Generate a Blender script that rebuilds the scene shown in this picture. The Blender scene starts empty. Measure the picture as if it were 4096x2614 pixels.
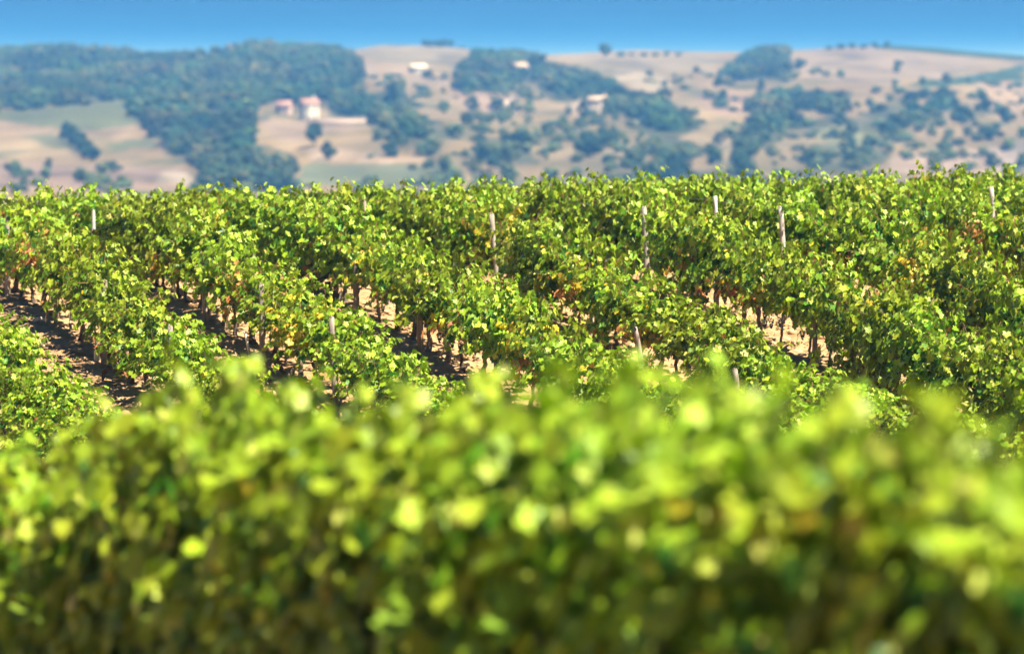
import bpy, math, random
import numpy as np
from mathutils import Vector, Matrix

sc = bpy.context.scene
COL = sc.collection
R = math.radians
random.seed(7)

# ------------------------------------------------------------------ camera
CAMZ = 3.0
FPX = 15360.0                      # focal length in pixels of the 4096-wide photograph
PITCH = math.atan(407.0 / FPX)     # horizon sits 407 px above the picture centre
cam_d = bpy.data.cameras.new("camera")
cam = bpy.data.objects.new("camera", cam_d)
COL.objects.link(cam)
cam.location = (0, 0, CAMZ)
cam.rotation_euler = (R(90) - PITCH, 0, 0)
cam_d.sensor_width = 36.0
cam_d.lens = 135.0
cam_d.clip_start = 0.5
cam_d.clip_end = 9000.0
cam_d.dof.use_dof = True
cam_d.dof.focus_distance = 60.0
cam_d.dof.aperture_fstop = 1.25
cam_d.dof.aperture_blades = 0
sc.camera = cam

# ------------------------------------------------------------------ sky and sun
SUN_EL, SUN_AZ = 57.0, 126.0       # azimuth clockwise from the viewing direction (+Y)
w = bpy.data.worlds.new("World")
sc.world = w
w.use_nodes = True
nt = w.node_tree
bg = nt.nodes["Background"]
sky = nt.nodes.new("ShaderNodeTexSky")
sky.sky_type = 'NISHITA'
sky.sun_disc = False
sky.sun_elevation = R(SUN_EL)
sky.sun_rotation = R(SUN_AZ)
sky.altitude = 200
sky.air_density = 1.0
sky.dust_density = 0.15
sky.ozone_density = 6.0
tc = nt.nodes.new("ShaderNodeTexCoord")
mp = nt.nodes.new("ShaderNodeMapping")  # very clear air: the blue of the upper sky reaches low over the ridge
mp.vector_type = 'POINT'
mp.inputs['Scale'].default_value = (1, 1, 30.0); mp.inputs['Location'].default_value = (0, 0, -1.25)
nrm = nt.nodes.new("ShaderNodeVectorMath"); nrm.operation = 'NORMALIZE'
nt.links.new(tc.outputs['Generated'], mp.inputs['Vector'])
flo = nt.nodes.new("ShaderNodeVectorMath"); flo.operation = 'MAXIMUM'; flo.inputs[1].default_value = (-10, -10, 0.04)
nt.links.new(mp.outputs['Vector'], flo.inputs[0]); nt.links.new(flo.outputs['Vector'], nrm.inputs[0])
nt.links.new(nrm.outputs['Vector'], sky.inputs['Vector'])
hsv = nt.nodes.new("ShaderNodeHueSaturation"); hsv.inputs['Saturation'].default_value = 1.42; hsv.inputs['Hue'].default_value = 0.506; hsv.inputs['Value'].default_value = 0.52  # polarised sky
nt.links.new(sky.outputs['Color'], hsv.inputs['Color'])
nt.links.new(hsv.outputs['Color'], bg.inputs['Color'])
bg.inputs['Strength'].default_value = 0.05

sd = bpy.data.lights.new("sun", 'SUN')
sun = bpy.data.objects.new("sun", sd)
COL.objects.link(sun)
sd.energy = 5.0
sd.angle = R(0.53)
sd.color = (1.0, 0.91, 0.74)
to_sun = Vector((math.sin(R(SUN_AZ)) * math.cos(R(SUN_EL)), math.cos(R(SUN_AZ)) * math.cos(R(SUN_EL)), math.sin(R(SUN_EL))))
sun.rotation_euler = (-to_sun).to_track_quat('-Z', 'Y').to_euler()

sc.view_settings.view_transform = 'Standard'
sc.view_settings.look = 'None'
sc.view_settings.exposure = 1.78
sc.view_settings.gamma = 1.0
sc.view_settings.use_curve_mapping = False
sc.render.engine = 'CYCLES'
sc.cycles.max_bounces = 7
sc.cycles.diffuse_bounces = 2
sc.cycles.transmission_bounces = 6
sc.cycles.transparent_max_bounces = 8
sc.cycles.volume_bounces = 1
sc.cycles.use_denoising = True

# ------------------------------------------------------------------ noise, projection
def vnoise(x, y, seed=0):
    x = np.asarray(x, float); y = np.asarray(y, float)
    xi = np.floor(x).astype(np.int64); yi = np.floor(y).astype(np.int64)
    fx = x - xi; fy = y - yi
    fx = fx * fx * fx * (fx * (fx * 6 - 15) + 10); fy = fy * fy * fy * (fy * (fy * 6 - 15) + 10)
    def h(a, b):
        n = (a * 374761393 + b * 668265263 + seed * 144664513) & 0x7fffffff
        n = ((n ^ (n >> 13)) * 1274126177) & 0x7fffffff
        n = ((n ^ (n >> 16)) * 974711) & 0x7fffffff
        return (n & 0xffffff) / float(0xffffff) * 2 - 1
    return (h(xi, yi) * (1 - fx) * (1 - fy) + h(xi + 1, yi) * fx * (1 - fy)
            + h(xi, yi + 1) * (1 - fx) * fy + h(xi + 1, yi + 1) * fx * fy)

def fbm(x, y, seed=0, octv=4):
    s = 0; a = 1.0
    for k in range(octv):
        s = s + a * vnoise(np.asarray(x) * 2 ** k + 17.3 * k, np.asarray(y) * 2 ** k - 9.1 * k, seed + k)
        a *= 0.5
    return s

CP, SP = math.cos(PITCH), math.sin(PITCH)
def proj(X, Y, Z):                 # world -> photograph pixel (4096 x 2614)
    dz = Z - CAMZ
    dep = Y * CP - dz * SP
    up = Y * SP + dz * CP
    return 2048 + FPX * X / dep, 1307 - FPX * up / dep
def ray(px, py):
    a = (px - 2048) / FPX; b = (1307 - py) / FPX
    return np.array([a, CP + b * SP, -SP + b * CP])

PROF_D = [-80, 0, 8, 13, 17.5, 23, 27, 35, 48, 54, 57, 59.4, 61, 65, 67.5, 70.8, 74.5, 78, 84, 95, 130, 200, 350, 620, 800]
PROF_Z = [-1.9, -1.9, -2.1, -2.32, -2.45, -2.9, -3.34, -3.75, -4.1, -3.75, -3.38, -3.03, -2.76, -2.15, -1.72, -1.22, -.97, -.90, -.92, -1.4, -4, -12, -22, -24, -21]
def smooth01(t):
    t = np.clip(t, 0, 1); return t * t * (3 - 2 * t)

SKY_X = [-900, 0, 150, 300, 340, 480, 600, 700, 820, 900, 1000, 1100, 1200, 1290, 1400, 1500, 1650, 1800, 1920, 2000, 2100, 2200, 2300, 2408, 3300]
SKY_Y = [128, 124, 120, 130, 132, 124, 112, 122, 120, 106, 108, 116, 128, 130, 124, 118, 123, 124, 116, 111, 108, 114, 124, 132, 140]
K = 4096 / 2408.0
RIDGE_Y = 2200.0
def H(X, Y):
    X = np.asarray(X, float); Y = np.asarray(Y, float)
    near = np.interp(Y, PROF_D, PROF_Z)
    near = near + 0.015 * X * smooth01((Y - 64) / 12) * np.clip(1 - (Y - 90) / 200, 0, 1)
    ang = X / np.maximum(Y, 500) * RIDGE_Y
    pxd = (2048 + FPX * ang / RIDGE_Y) / K
    rz = (900 - np.interp(pxd, SKY_X, SKY_Y) * K) / FPX * RIDGE_Y
    t = (Y - 700) / (RIDGE_Y - 700)
    tt = np.clip(t, 0, 1)
    up = -21 + (rz + 21) * (0.92 * tt + 0.08 * smooth01(tt))
    up = up - 9 * np.clip(t - 0.93, 0, .07) * 0 + (4.5 * fbm(X / 170 + 3.1, Y / 210, 5, 3)) * np.sin(np.pi * tt) ** 0.8
    back = rz - np.clip(Y - RIDGE_Y, 0, 2000) * 0.09
    far = np.where(Y > RIDGE_Y, back, up)
    k = smooth01((Y - 640) / 120)
    return near * (1 - k) + far * k + CAMZ

def hit(px, py, y0=900.0, y1=2230.0):   # where a line of sight meets the hillside
    r = ray(px, py)
    s = np.linspace(y0, y1, 1400) / r[1]
    P = r[None, :] * s[:, None]
    d = (P[:, 2] + CAMZ) - H(P[:, 0], P[:, 1])
    below = np.where(d <= 0)[0]
    if len(below) == 0:
        return P[-1, 0], P[-1, 1]
    i = below[0]
    return P[i, 0], P[i, 1]

# ------------------------------------------------------------------ mesh helpers
def mesh_np(name, V, F, mat, col=None, smooth=False):
    """V (n,3), F (m,k) of one face size or a list of such arrays; col (n,3) point colours"""
    me = bpy.data.meshes.new(name)
    Fl = F if isinstance(F, list) else [F]
    Fl = [np.asarray(f, np.int32) for f in Fl if len(f)]
    V = np.asarray(V, np.float32)
    me.vertices.add(len(V)); me.vertices.foreach_set("co", V.ravel())
    tot = sum(f.size for f in Fl); npol = sum(len(f) for f in Fl)
    me.loops.add(tot); me.polygons.add(npol)
    me.loops.foreach_set("vertex_index", np.concatenate([f.ravel() for f in Fl]))
    lt = np.concatenate([np.full(len(f), f.shape[1], np.int32) for f in Fl])
    ls = np.concatenate([[0], np.cumsum(lt)[:-1]]).astype(np.int32)
    me.polygons.foreach_set("loop_start", ls); me.polygons.foreach_set("loop_total", lt)
    if smooth:
        me.polygons.foreach_set("use_smooth", np.ones(npol, bool))
    if col is not None:
        a = me.color_attributes.new("tint", 'FLOAT_COLOR', 'POINT')
        c4 = np.ones((len(V), 4), np.float32); c4[:, :3] = col
        a.data.foreach_set("color", c4.ravel())
    me.update(calc_edges=True); me.validate()
    if mat: me.materials.append(mat)
    return me

def link(name, me, parent=None):
    o = bpy.data.objects.new(name, me); COL.objects.link(o)
    if parent: o.parent = parent
    return o

def tag(o, label=None, cat=None, group=None, kind=None):
    if label: o['label'] = label
    if cat: o['category'] = cat
    if group: o['group'] = group
    if kind: o['kind'] = kind
    return o

def thing(name, label, cat, loc, rz=0.0, group=None):
    o = bpy.data.objects.new(name, None); COL.objects.link(o)
    o.location = loc; o.rotation_euler = (0, 0, rz)
    o.empty_display_size = 0.2
    return tag(o, label, cat, group)

class MB:
    """collects pieces into one mesh"""
    def __init__(self): self.V = []; self.F3 = []; self.F4 = []; self.n = 0; self.C = []
    def add(self, V, F, c=None):
        V = np.asarray(V, float)
        for f in F:
            (self.F3 if len(f) == 3 else self.F4).append([i + self.n for i in f])
        self.V.append(V); self.n += len(V)
        self.C.append(np.tile(np.array(c if c is not None else (1, 1, 1), float), (len(V), 1)))
    def tube(self, P, rad, n=7, c=None, rough=0.0, cap=True, rng=random):
        P = [Vector(p) for p in P]; V = []; F = []
        for i, p in enumerate(P):
            t = (P[min(i + 1, len(P) - 1)] - P[max(i - 1, 0)]).normalized()
            a = Vector((0.31, 0.95, 0.05)) if abs(t.z) > .6 else Vector((0, 0, 1))
            u = t.cross(a).normalized(); v = t.cross(u)
            for k in range(n):
                an = 2 * math.pi * k / n
                r = rad[i] * (1 + rough * rng.uniform(-1, 1))
                V.append(p + (u * math.cos(an) + v * math.sin(an)) * r)
        for i in range(len(P) - 1):
            for k in range(n):
                F.append([i * n + k, i * n + (k + 1) % n, (i + 1) * n + (k + 1) % n, (i + 1) * n + k])
        if cap:
            V.append(P[0]); V.append(P[-1]); b = len(V)
            for k in range(n):
                F.append([b - 2, (k + 1) % n, k]); F.append([b - 1, (len(P) - 1) * n + k, (len(P) - 1) * n + (k + 1) % n])
        self.add([tuple(v) for v in V], F, c)
    def box(self, lo, hi, c=None):
        x0, y0, z0 = lo; x1, y1, z1 = hi
        V = [(x0, y0, z0), (x1, y0, z0), (x1, y1, z0), (x0, y1, z0), (x0, y0, z1), (x1, y0, z1), (x1, y1, z1), (x0, y1, z1)]
        self.add(V, [[0, 3, 2, 1], [4, 5, 6, 7], [0, 1, 5, 4], [1, 2, 6, 5], [2, 3, 7, 6], [3, 0, 4, 7]], c)
    def mesh(self, name, mat, smooth=False):
        return mesh_np(name, np.concatenate(self.V), [self.F3, self.F4], mat, np.concatenate(self.C), smooth)

def ico(sub=1):
    import bmesh
    bm = bmesh.new(); bmesh.ops.create_icosphere(bm, subdivisions=sub, radius=1.0)
    V = np.array([v.co[:] for v in bm.verts]); F = np.array([[v.index for v in f.verts] for f in bm.faces])
    bm.free(); return V, F
ICO1, ICO2, ICO3 = ico(1), ico(2), ico(3)

# ------------------------------------------------------------------ materials
def new_mat(name):
    m = bpy.data.materials.new(name); m.use_nodes = True
    n = m.node_tree.nodes; n.clear()
    out = n.new("ShaderNodeOutputMaterial")
    return m, n, m.node_tree.links, out

def tint_mat(name, rough=0.85, spec=0.2, scale=30.0, amt=0.35, bump=0.0, detail=4, stretch=(1, 1, 1)):
    m, n, l, out = new_mat(name)
    b = n.new("ShaderNodeBsdfPrincipled"); b.inputs['Roughness'].default_value = rough
    b.inputs['Specular IOR Level'].default_value = spec
    at = n.new("ShaderNodeAttribute"); at.attribute_name = "tint"
    t = n.new("ShaderNodeTexCoord"); mpn = n.new("ShaderNodeMapping"); mpn.inputs['Scale'].default_value = stretch
    l.new(t.outputs['Object'], mpn.inputs['Vector'])
    ns = n.new("ShaderNodeTexNoise"); ns.inputs['Scale'].default_value = scale; ns.inputs['Detail'].default_value = detail
    l.new(mpn.outputs['Vector'], ns.inputs['Vector'])
    mr = n.new("ShaderNodeMapRange"); mr.inputs['From Min'].default_value = .3; mr.inputs['From Max'].default_value = .7
    mr.inputs['To Min'].default_value = 1 - amt; mr.inputs['To Max'].default_value = 1 + amt
    l.new(ns.outputs['Fac'], mr.inputs['Value'])
    mx = n.new("ShaderNodeVectorMath"); mx.operation = 'SCALE'
    l.new(at.outputs['Color'], mx.inputs[0]); l.new(mr.outputs['Result'], mx.inputs['Scale'])
    l.new(mx.outputs['Vector'], b.inputs['Base Color'])
    if bump:
        bp = n.new("ShaderNodeBump"); bp.inputs['Strength'].default_value = 0.8; bp.inputs['Distance'].default_value = bump
        l.new(ns.outputs['Fac'], bp.inputs['Height']); l.new(bp.outputs['Normal'], b.inputs['Normal'])
    l.new(b.outputs['BSDF'], out.inputs['Surface'])
    return m

def leaf_mat(name, trans=0.38, rough=0.42, spec=0.5, tmul=(1.25, 1.15, 0.55)):
    m, n, l, out = new_mat(name)
    at = n.new("ShaderNodeAttribute"); at.attribute_name = "tint"
    oi = n.new("ShaderNodeObjectInfo")
    hs = n.new("ShaderNodeHueSaturation")
    mr = n.new("ShaderNodeMapRange"); mr.inputs['To Min'].default_value = 0.80; mr.inputs['To Max'].default_value = 1.18
    mh = n.new("ShaderNodeMapRange"); mh.inputs['To Min'].default_value = 0.488; mh.inputs['To Max'].default_value = 0.516
    l.new(oi.outputs['Random'], mr.inputs['Value']); l.new(mr.outputs['Result'], hs.inputs['Value'])
    l.new(oi.outputs['Random'], mh.inputs['Value']); l.new(mh.outputs['Result'], hs.inputs['Hue'])
    l.new(at.outputs['Color'], hs.inputs['Color'])
    b = n.new("ShaderNodeBsdfPrincipled"); b.inputs['Roughness'].default_value = rough
    b.inputs['Specular IOR Level'].default_value = spec
    l.new(hs.outputs['Color'], b.inputs['Base Color'])
    tm = n.new("ShaderNodeVectorMath"); tm.operation = 'MULTIPLY'; tm.inputs[1].default_value = tmul
    l.new(hs.outputs['Color'], tm.inputs[0])
    tr = n.new("ShaderNodeBsdfTranslucent"); l.new(tm.outputs['Vector'], tr.inputs['Color'])
    mx = n.new("ShaderNodeMixShader"); mx.inputs['Fac'].default_value = trans
    l.new(b.outputs['BSDF'], mx.inputs[1]); l.new(tr.outputs['BSDF'], mx.inputs[2])
    l.new(mx.outputs['Shader'], out.inputs['Surface'])
    return m

M_leaf = leaf_mat("vine_leaf", 0.22, 0.45, 0.26, (1.15, 1.4, 0.35))
M_bark = tint_mat("vine_bark", 0.9, 0.15, 40, 0.5, 0.02, 5, (1, 1, 0.25))
M_cane = tint_mat("vine_cane", 0.7, 0.3, 30, 0.3)
M_wood = tint_mat("grey_weathered_wood", 0.85, 0.2, 26, 0.42, 0.006, 6, (1, 1, 0.10))
M_soil = tint_mat("stony_soil", 0.95, 0.1, 9, 0.22, 0.03, 8)
M_stone = tint_mat("limestone", 0.9, 0.15, 22, 0.25, 0.01, 5)
M_weed = leaf_mat("weed_leaf", 0.25, 0.6, 0.3)
M_white = tint_mat("white_plastic", 0.5, 0.4, 18, 0.08)
M_hill = tint_mat("hill_fields", 0.95, 0.05, 0.05, 0.22, 0, 8)
M_tree = tint_mat("tree_foliage", 0.8, 0.1, 0.8, 0.35, 0, 4)
M_plaster = tint_mat("plaster", 0.9, 0.1, 0.6, 0.08)
M_tile = tint_mat("roof_tile", 0.85, 0.15, 2.0, 0.25)
M_wire = tint_mat("galvanised_wire", 0.4, 0.6, 10, 0.1)

def grape_mat():
    m, n, l, out = new_mat("black_grapes")
    b = n.new("ShaderNodeBsdfPrincipled"); b.inputs['Roughness'].default_value = 0.38
    g = n.new("ShaderNodeNewGeometry")
    cr = n.new("ShaderNodeValToRGB")
    cr.color_ramp.elements[0].color = (0.010, 0.010, 0.022, 1); cr.color_ramp.elements[1].color = (0.05, 0.06, 0.12, 1)
    l.new(g.outputs['Random Per Island'], cr.inputs['Fac']); l.new(cr.outputs['Color'], b.inputs['Base Color'])
    l.new(b.outputs['BSDF'], out.inputs['Surface']); return m
M_grape = grape_mat()
def clear_mat():
    m, n, l, out = new_mat("clear_plastic")
    b = n.new("ShaderNodeBsdfPrincipled"); b.inputs['Base Color'].default_value = (.85, .9, .93, 1)
    b.inputs['Roughness'].default_value = .12; b.inputs['Transmission Weight'].default_value = .75; b.inputs['IOR'].default_value = 1.3
    l.new(b.outputs['BSDF'], out.inputs['Surface']); return m
M_clear = clear_mat()

# ------------------------------------------------------------------ ground
def grid_mesh(xs, ys, zf, cf, name, mat):
    XX, YY = np.meshgrid(xs, ys)
    ZZ = zf(XX, YY)
    V = np.stack([XX.ravel(), YY.ravel(), ZZ.ravel()], 1)
    ny, nx = XX.shape
    i = np.arange(ny * nx).reshape(ny, nx)
    F = np.stack([i[:-1, :-1].ravel(), i[:-1, 1:].ravel(), i[1:, 1:].ravel(), i[1:, :-1].ravel()], 1)
    return mesh_np(name, V, F, mat, cf(XX.ravel(), YY.ravel(), ZZ.ravel()), True)

ROW_TAN = 0.353
ROW_DIR = np.array([ROW_TAN, -1.0]) / math.hypot(ROW_TAN, 1.0)
ROWS = {k: x for k, x in zip("zabcdefghij", [-12.9, -10.1, -7.28, -4.48, -1.64, 1.47, 4.40, 7.10, 10.0, 12.9, 15.8])}
ROW_X65 = np.array(list(ROWS.values()))
def row_offset(X, Y):                       # distance across the rows to the nearest row line
    x65 = X + (Y - 65) * ROW_TAN
    return np.min(np.abs(x65[..., None] - ROW_X65), axis=-1) * 0.943

def soil_z(X, Y):
    b = H(X, Y)
    k = smooth01((Y - 52) / 3) * (1 - smooth01((Y - 83) / 3))
    off = row_offset(X, Y)
    n = 0.035 * fbm(X * 1.1, Y * 1.1, 11, 3)
    cl = np.abs(vnoise(X * 5.5, Y * 5.5, 21)) * 0.05 + 0.022 * vnoise(X * 12, Y * 12, 31)
    return b + n * 0.8 + k * cl + 0.05 * np.exp(-(off / 0.35) ** 2) * k
def soil_c(X, Y, Z):
    a = np.clip(0.5 + 0.5 * fbm(X * 0.7, Y * 0.7, 41, 4), 0, 1)[:, None]
    c = np.array([.31, .18, .088]) * (1 - a) + np.array([.38, .245, .13]) * a
    d = np.clip(vnoise(X * 7, Y * 7, 51), 0, 1)[:, None]
    return c * (1 - 0.25 * d)
xs = np.concatenate([np.linspace(-70, -13.5, 24), np.arange(-13, 13.01, 0.065), np.linspace(13.5, 70, 24)])
ys = np.concatenate([np.linspace(-60, 52, 60), np.arange(52.5, 83, 0.075), np.linspace(83.5, 160, 50)])
g = link("ground", grid_mesh(xs, ys, soil_z, soil_c, "ground", M_soil)); tag(g, kind='structure')

# hills: land cover is looked up where each spot lies on the slope
def inpoly(x, y, poly):
    r = np.zeros(x.shape, bool); n = len(poly)
    for i in range(n):
        x1, y1 = poly[i]; x2, y2 = poly[(i + 1) % n]
        c = ((y1 > y) != (y2 > y)) & (x < (x2 - x1) * (y - y1) / (y2 - y1 + 1e-9) + x1)
        r ^= c
    return r
TAN = np.array([.52, .385, .21])
FIELDS = [  # outline (in 2408-wide photo pixels), soil or crop colour
    ([(0, 262), (150, 250), (300, 228), (310, 268), (330, 290), (220, 305), (60, 295), (0, 285)], (.24, .26, .12)),
    ([(0, 285), (60, 295), (220, 305), (330, 290), (360, 320), (0, 318)], (.56, .41, .25)),
    ([(60, 318), (200, 312), (215, 345), (120, 350)], (.27, .27, .14)),
    ([(250, 335), (360, 330), (370, 352), (280, 355)], (.24, .26, .13)),
    ([(0, 380), (450, 400), (460, 445), (0, 445)], (.50, .36, .27)),
    ([(380, 405), (450, 410), (460, 440), (370, 435)], (.70, .58, .44)),
    ([(590, 280), (700, 285), (840, 285), (830, 305), (720, 320), (700, 345), (640, 330)], (.56, .42, .29)),
    ([(700, 345), (760, 345), (900, 365), (1040, 382), (900, 385), (740, 375)], (.66, .50, .34)),
    ([(710, 380), (900, 388), (1080, 385), (1090, 430), (700, 440)], (.27, .30, .17)),
    ([(800, 100), (1000, 108), (1110, 120), (1060, 150), (950, 150), (850, 132)], (.50, .41, .26)),
    ([(840, 150), (960, 150), (1050, 170), (1060, 215), (1000, 215), (900, 205), (850, 175)], (.62, .47, .31)),
    ([(1060, 215), (1130, 215), (1230, 225), (1200, 265), (1100, 265), (1080, 240)], (.60, .43, .31)),
    ([(1290, 130), (1500, 115), (1650, 125), (1700, 135), (1660, 175), (1480, 165), (1380, 150)], (.52, .42, .27)),
    ([(1440, 165), (1570, 180), (1580, 225), (1500, 215)], (.72, .60, .42)),
    ([(1360, 230), (1420, 232), (1430, 258), (1350, 262)], (.66, .52, .36)),
    ([(1650, 215), (1750, 215), (1790, 265), (1700, 270), (1640, 245)], (.57, .40, .28)),
    ([(1880, 115), (2050, 108), (2250, 120), (2300, 150), (2200, 190), (2000, 195), (1900, 185)], (.52, .40, .27)),
    ([(2060, 100), (2200, 110), (2408, 126), (2408, 142), (2200, 126), (2060, 112)], (.07, .12, .05)),
    ([(2120, 200), (2290, 178), (2408, 148), (2408, 186), (2220, 206)], (.09, .15, .06)),
    ([(1900, 310), (2000, 285), (2090, 305), (2090, 340), (1960, 340)], (.33, .34, .17)),
    ([(2290, 195), (2408, 185), (2408, 260), (2300, 260)], (.58, .43, .29)),
    ([(2300, 350), (2408, 330), (2408, 400), (2320, 400)], (.68, .56, .48)),
    ([(2100, 360), (2330, 350), (2330, 410), (2080, 405)], (.58, .44, .33)),
]
WOODS = [("wooded slope covering the upper left hill", .9, [(-40, 105), (0, 104), (150, 98), (300, 108), (340, 120), (420, 118), (500, 106), (600, 86), (700, 98), (800, 100), (842, 125), (850, 180), (868, 240), (850, 270), (800, 270), (770, 240), (735, 235), (700, 246), (640, 240), (600, 275), (585, 310), (590, 335), (650, 345), (690, 370), (705, 445), (480, 445), (440, 375), (400, 345), (350, 305), (312, 275), (300, 232), (230, 240), (150, 250), (-40, 262)]),
         ("dark wood on the skyline and slope in the centre", .9, [(1062, 176), (1085, 145), (1120, 112), (1230, 112), (1290, 142), (1397, 163), (1467, 202), (1546, 211), (1581, 237), (1660, 281), (1581, 310), (1500, 290), (1430, 262), (1415, 225), (1340, 225), (1300, 222), (1270, 195), (1200, 190), (1130, 222), (1075, 215)]),
         ("wood across the middle of the slope", .6, [(842, 219), (948, 202), (965, 254), (1053, 290), (1202, 325), (1265, 360), (1275, 390), (1176, 355), (1053, 333), (957, 340), (878, 298)]),
         ("dark wood on the right hand slope", .9, [(1760, 225), (1800, 205), (1871, 198), (1994, 212), (1990, 260), (1932, 281), (1825, 310), (1775, 351), (1774, 412), (1713, 412), (1722, 370), (1748, 320), (1770, 280)]),
         ("clump of trees on the right skyline", .9, [(1685, 170), (1731, 132), (1785, 104), (1850, 104), (1856, 172), (1790, 182), (1731, 189)]),
         ("loose wood under the green field strip", .7, [(1995, 285), (2046, 250), (2143, 207), (2240, 205), (2262, 246), (2213, 265), (2117, 309), (2040, 308)]),
         ("scrub wood low on the centre right slope", .4, [(1500, 330), (1600, 320), (1700, 350), (1710, 420), (1560, 430), (1440, 400)]),
         ("blue-green wood low on the right", .7, [(1885, 335), (2046, 333), (2085, 365), (1994, 390), (1889, 385)])]
def hill_c(X, Y, Z):
    u, v = proj(X, Y, Z); u = u / K; v = v / K
    wob = 9 * fbm(X / 22, Y / 60, 61, 3); u2 = u + wob; v2 = v + 4 * fbm(X / 25, Y / 60, 71, 3)
    n = fbm(X / 35, Y / 90, 81, 4)[:, None]
    c = TAN * (1 + 0.20 * n) * (1 + .22 * np.clip(fbm(X / 60, Y / 25, 14, 2), -1, 1)[:, None] * np.array([.6, .8, 1.0]))
    sc_ = np.clip(fbm(X / 16, Y / 38, 91, 3) - 0.15, 0, 1)[:, None]
    c = c * (1 - sc_) + np.array([.20, .21, .10]) * sc_
    lowk = np.clip((v - 285) / 60, 0, 1)[:, None] * np.clip((u - 820) / 60, 0, 1)[:, None] * np.clip(.5 + .6 * fbm(X / 12, Y / 30, 15, 3), 0, 1)[:, None]
    c = c * (1 - .6 * lowk) + np.array([.20, .22, .13]) * .6 * lowk
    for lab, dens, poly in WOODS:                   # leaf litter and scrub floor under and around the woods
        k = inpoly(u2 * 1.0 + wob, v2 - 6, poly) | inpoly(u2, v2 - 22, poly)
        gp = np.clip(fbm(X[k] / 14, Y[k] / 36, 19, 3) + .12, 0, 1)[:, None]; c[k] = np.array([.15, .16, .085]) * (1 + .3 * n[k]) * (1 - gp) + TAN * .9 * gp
    for poly, fc in FIELDS:
        k = inpoly(u2, v2, poly)
        c[k] = np.array(fc) * (1 + 0.16 * n[k]) * (1 - .5 * sc_[k])
    return c
def fan_hill():
    aa = np.linspace(-0.21, 0.21, 300)
    ys = np.concatenate([np.linspace(110, 900, 50), np.arange(908, 2240, 6.5), np.linspace(2250, 3200, 25)])
    AA, YY = np.meshgrid(aa, ys); XX = AA * YY
    ZZ = H(XX, YY) - np.where(YY < 158, 0.6, 0)
    V = np.stack([XX.ravel(), YY.ravel(), ZZ.ravel()], 1)
    ny, nx = XX.shape; i = np.arange(ny * nx).reshape(ny, nx)
    F = np.stack([i[:-1, :-1].ravel(), i[:-1, 1:].ravel(), i[1:, 1:].ravel(), i[1:, :-1].ravel()], 1)
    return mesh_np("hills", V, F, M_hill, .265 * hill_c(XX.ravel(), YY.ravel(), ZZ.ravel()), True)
tag(link("hills", fan_hill()), kind='structure')

# ------------------------------------------------------------------ vine leaves
OUT = np.array([(-.04, 0), (-.27, .20), (-.10, .47), (.17, .36), (.46, .53), (.57, .25), (.93, 0),
                (.57, -.25), (.46, -.53), (.17, -.36), (-.10, -.47), (-.27, -.20)])
CTR = np.array([(.17, 0)])
LUV = np.concatenate([CTR, OUT])
LF = np.array([[0, 1 + (k + 1) % 12, 1 + k] for k in range(12)])
def norm(a): return a / np.maximum(np.linalg.norm(a, axis=-1, keepdims=True), 1e-9)

def leaves(P, N, T, S, rng):
    """vertices, faces, vertex count of one leaf"""
    n = len(P)
    N = norm(N); T = norm(T - N * np.sum(T * N, 1, keepdims=True)); B = np.cross(N, T)
    fold = rng.uniform(-0.05, 0.32, n)[:, None]; curl = rng.uniform(-0.30, 0.18, n)[:, None]
    wav = rng.normal(0, 0.035, (n, len(LUV)))
    u = LUV[None, :, 0] * rng.uniform(.85, 1.1, n)[:, None] * np.ones((n, 1)); v = LUV[None, :, 1] * rng.uniform(.85, 1.15, n)[:, None]
    wv = fold * np.abs(v) + curl * u * np.abs(u) + wav
    V = P[:, None, :] + S[:, None, None] * (u[..., None] * T[:, None, :] + v[..., None] * B[:, None, :] + wv[..., None] * N[:, None, :])
    F = (np.arange(n)[:, None, None] * len(LUV) + LF[None]).reshape(-1, 3)
    return V.reshape(-1, 3), F

GREENS = np.array([(.240, .330, .013), (.172, .278, .011), (.080, .180, .009), (.330, .395, .030), (.038, .118, .010), (.48, .49, .11)])
GW = np.array([.26, .26, .20, .14, .10, .04])
YELLOW = np.array([(.58, .48, .03), (.48, .42, .03), (.62, .42, .03)])
RUST = np.array([(.56, .24, .08), (.48, .17, .06), (.62, .32, .10), (.34, .14, .06)])

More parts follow.
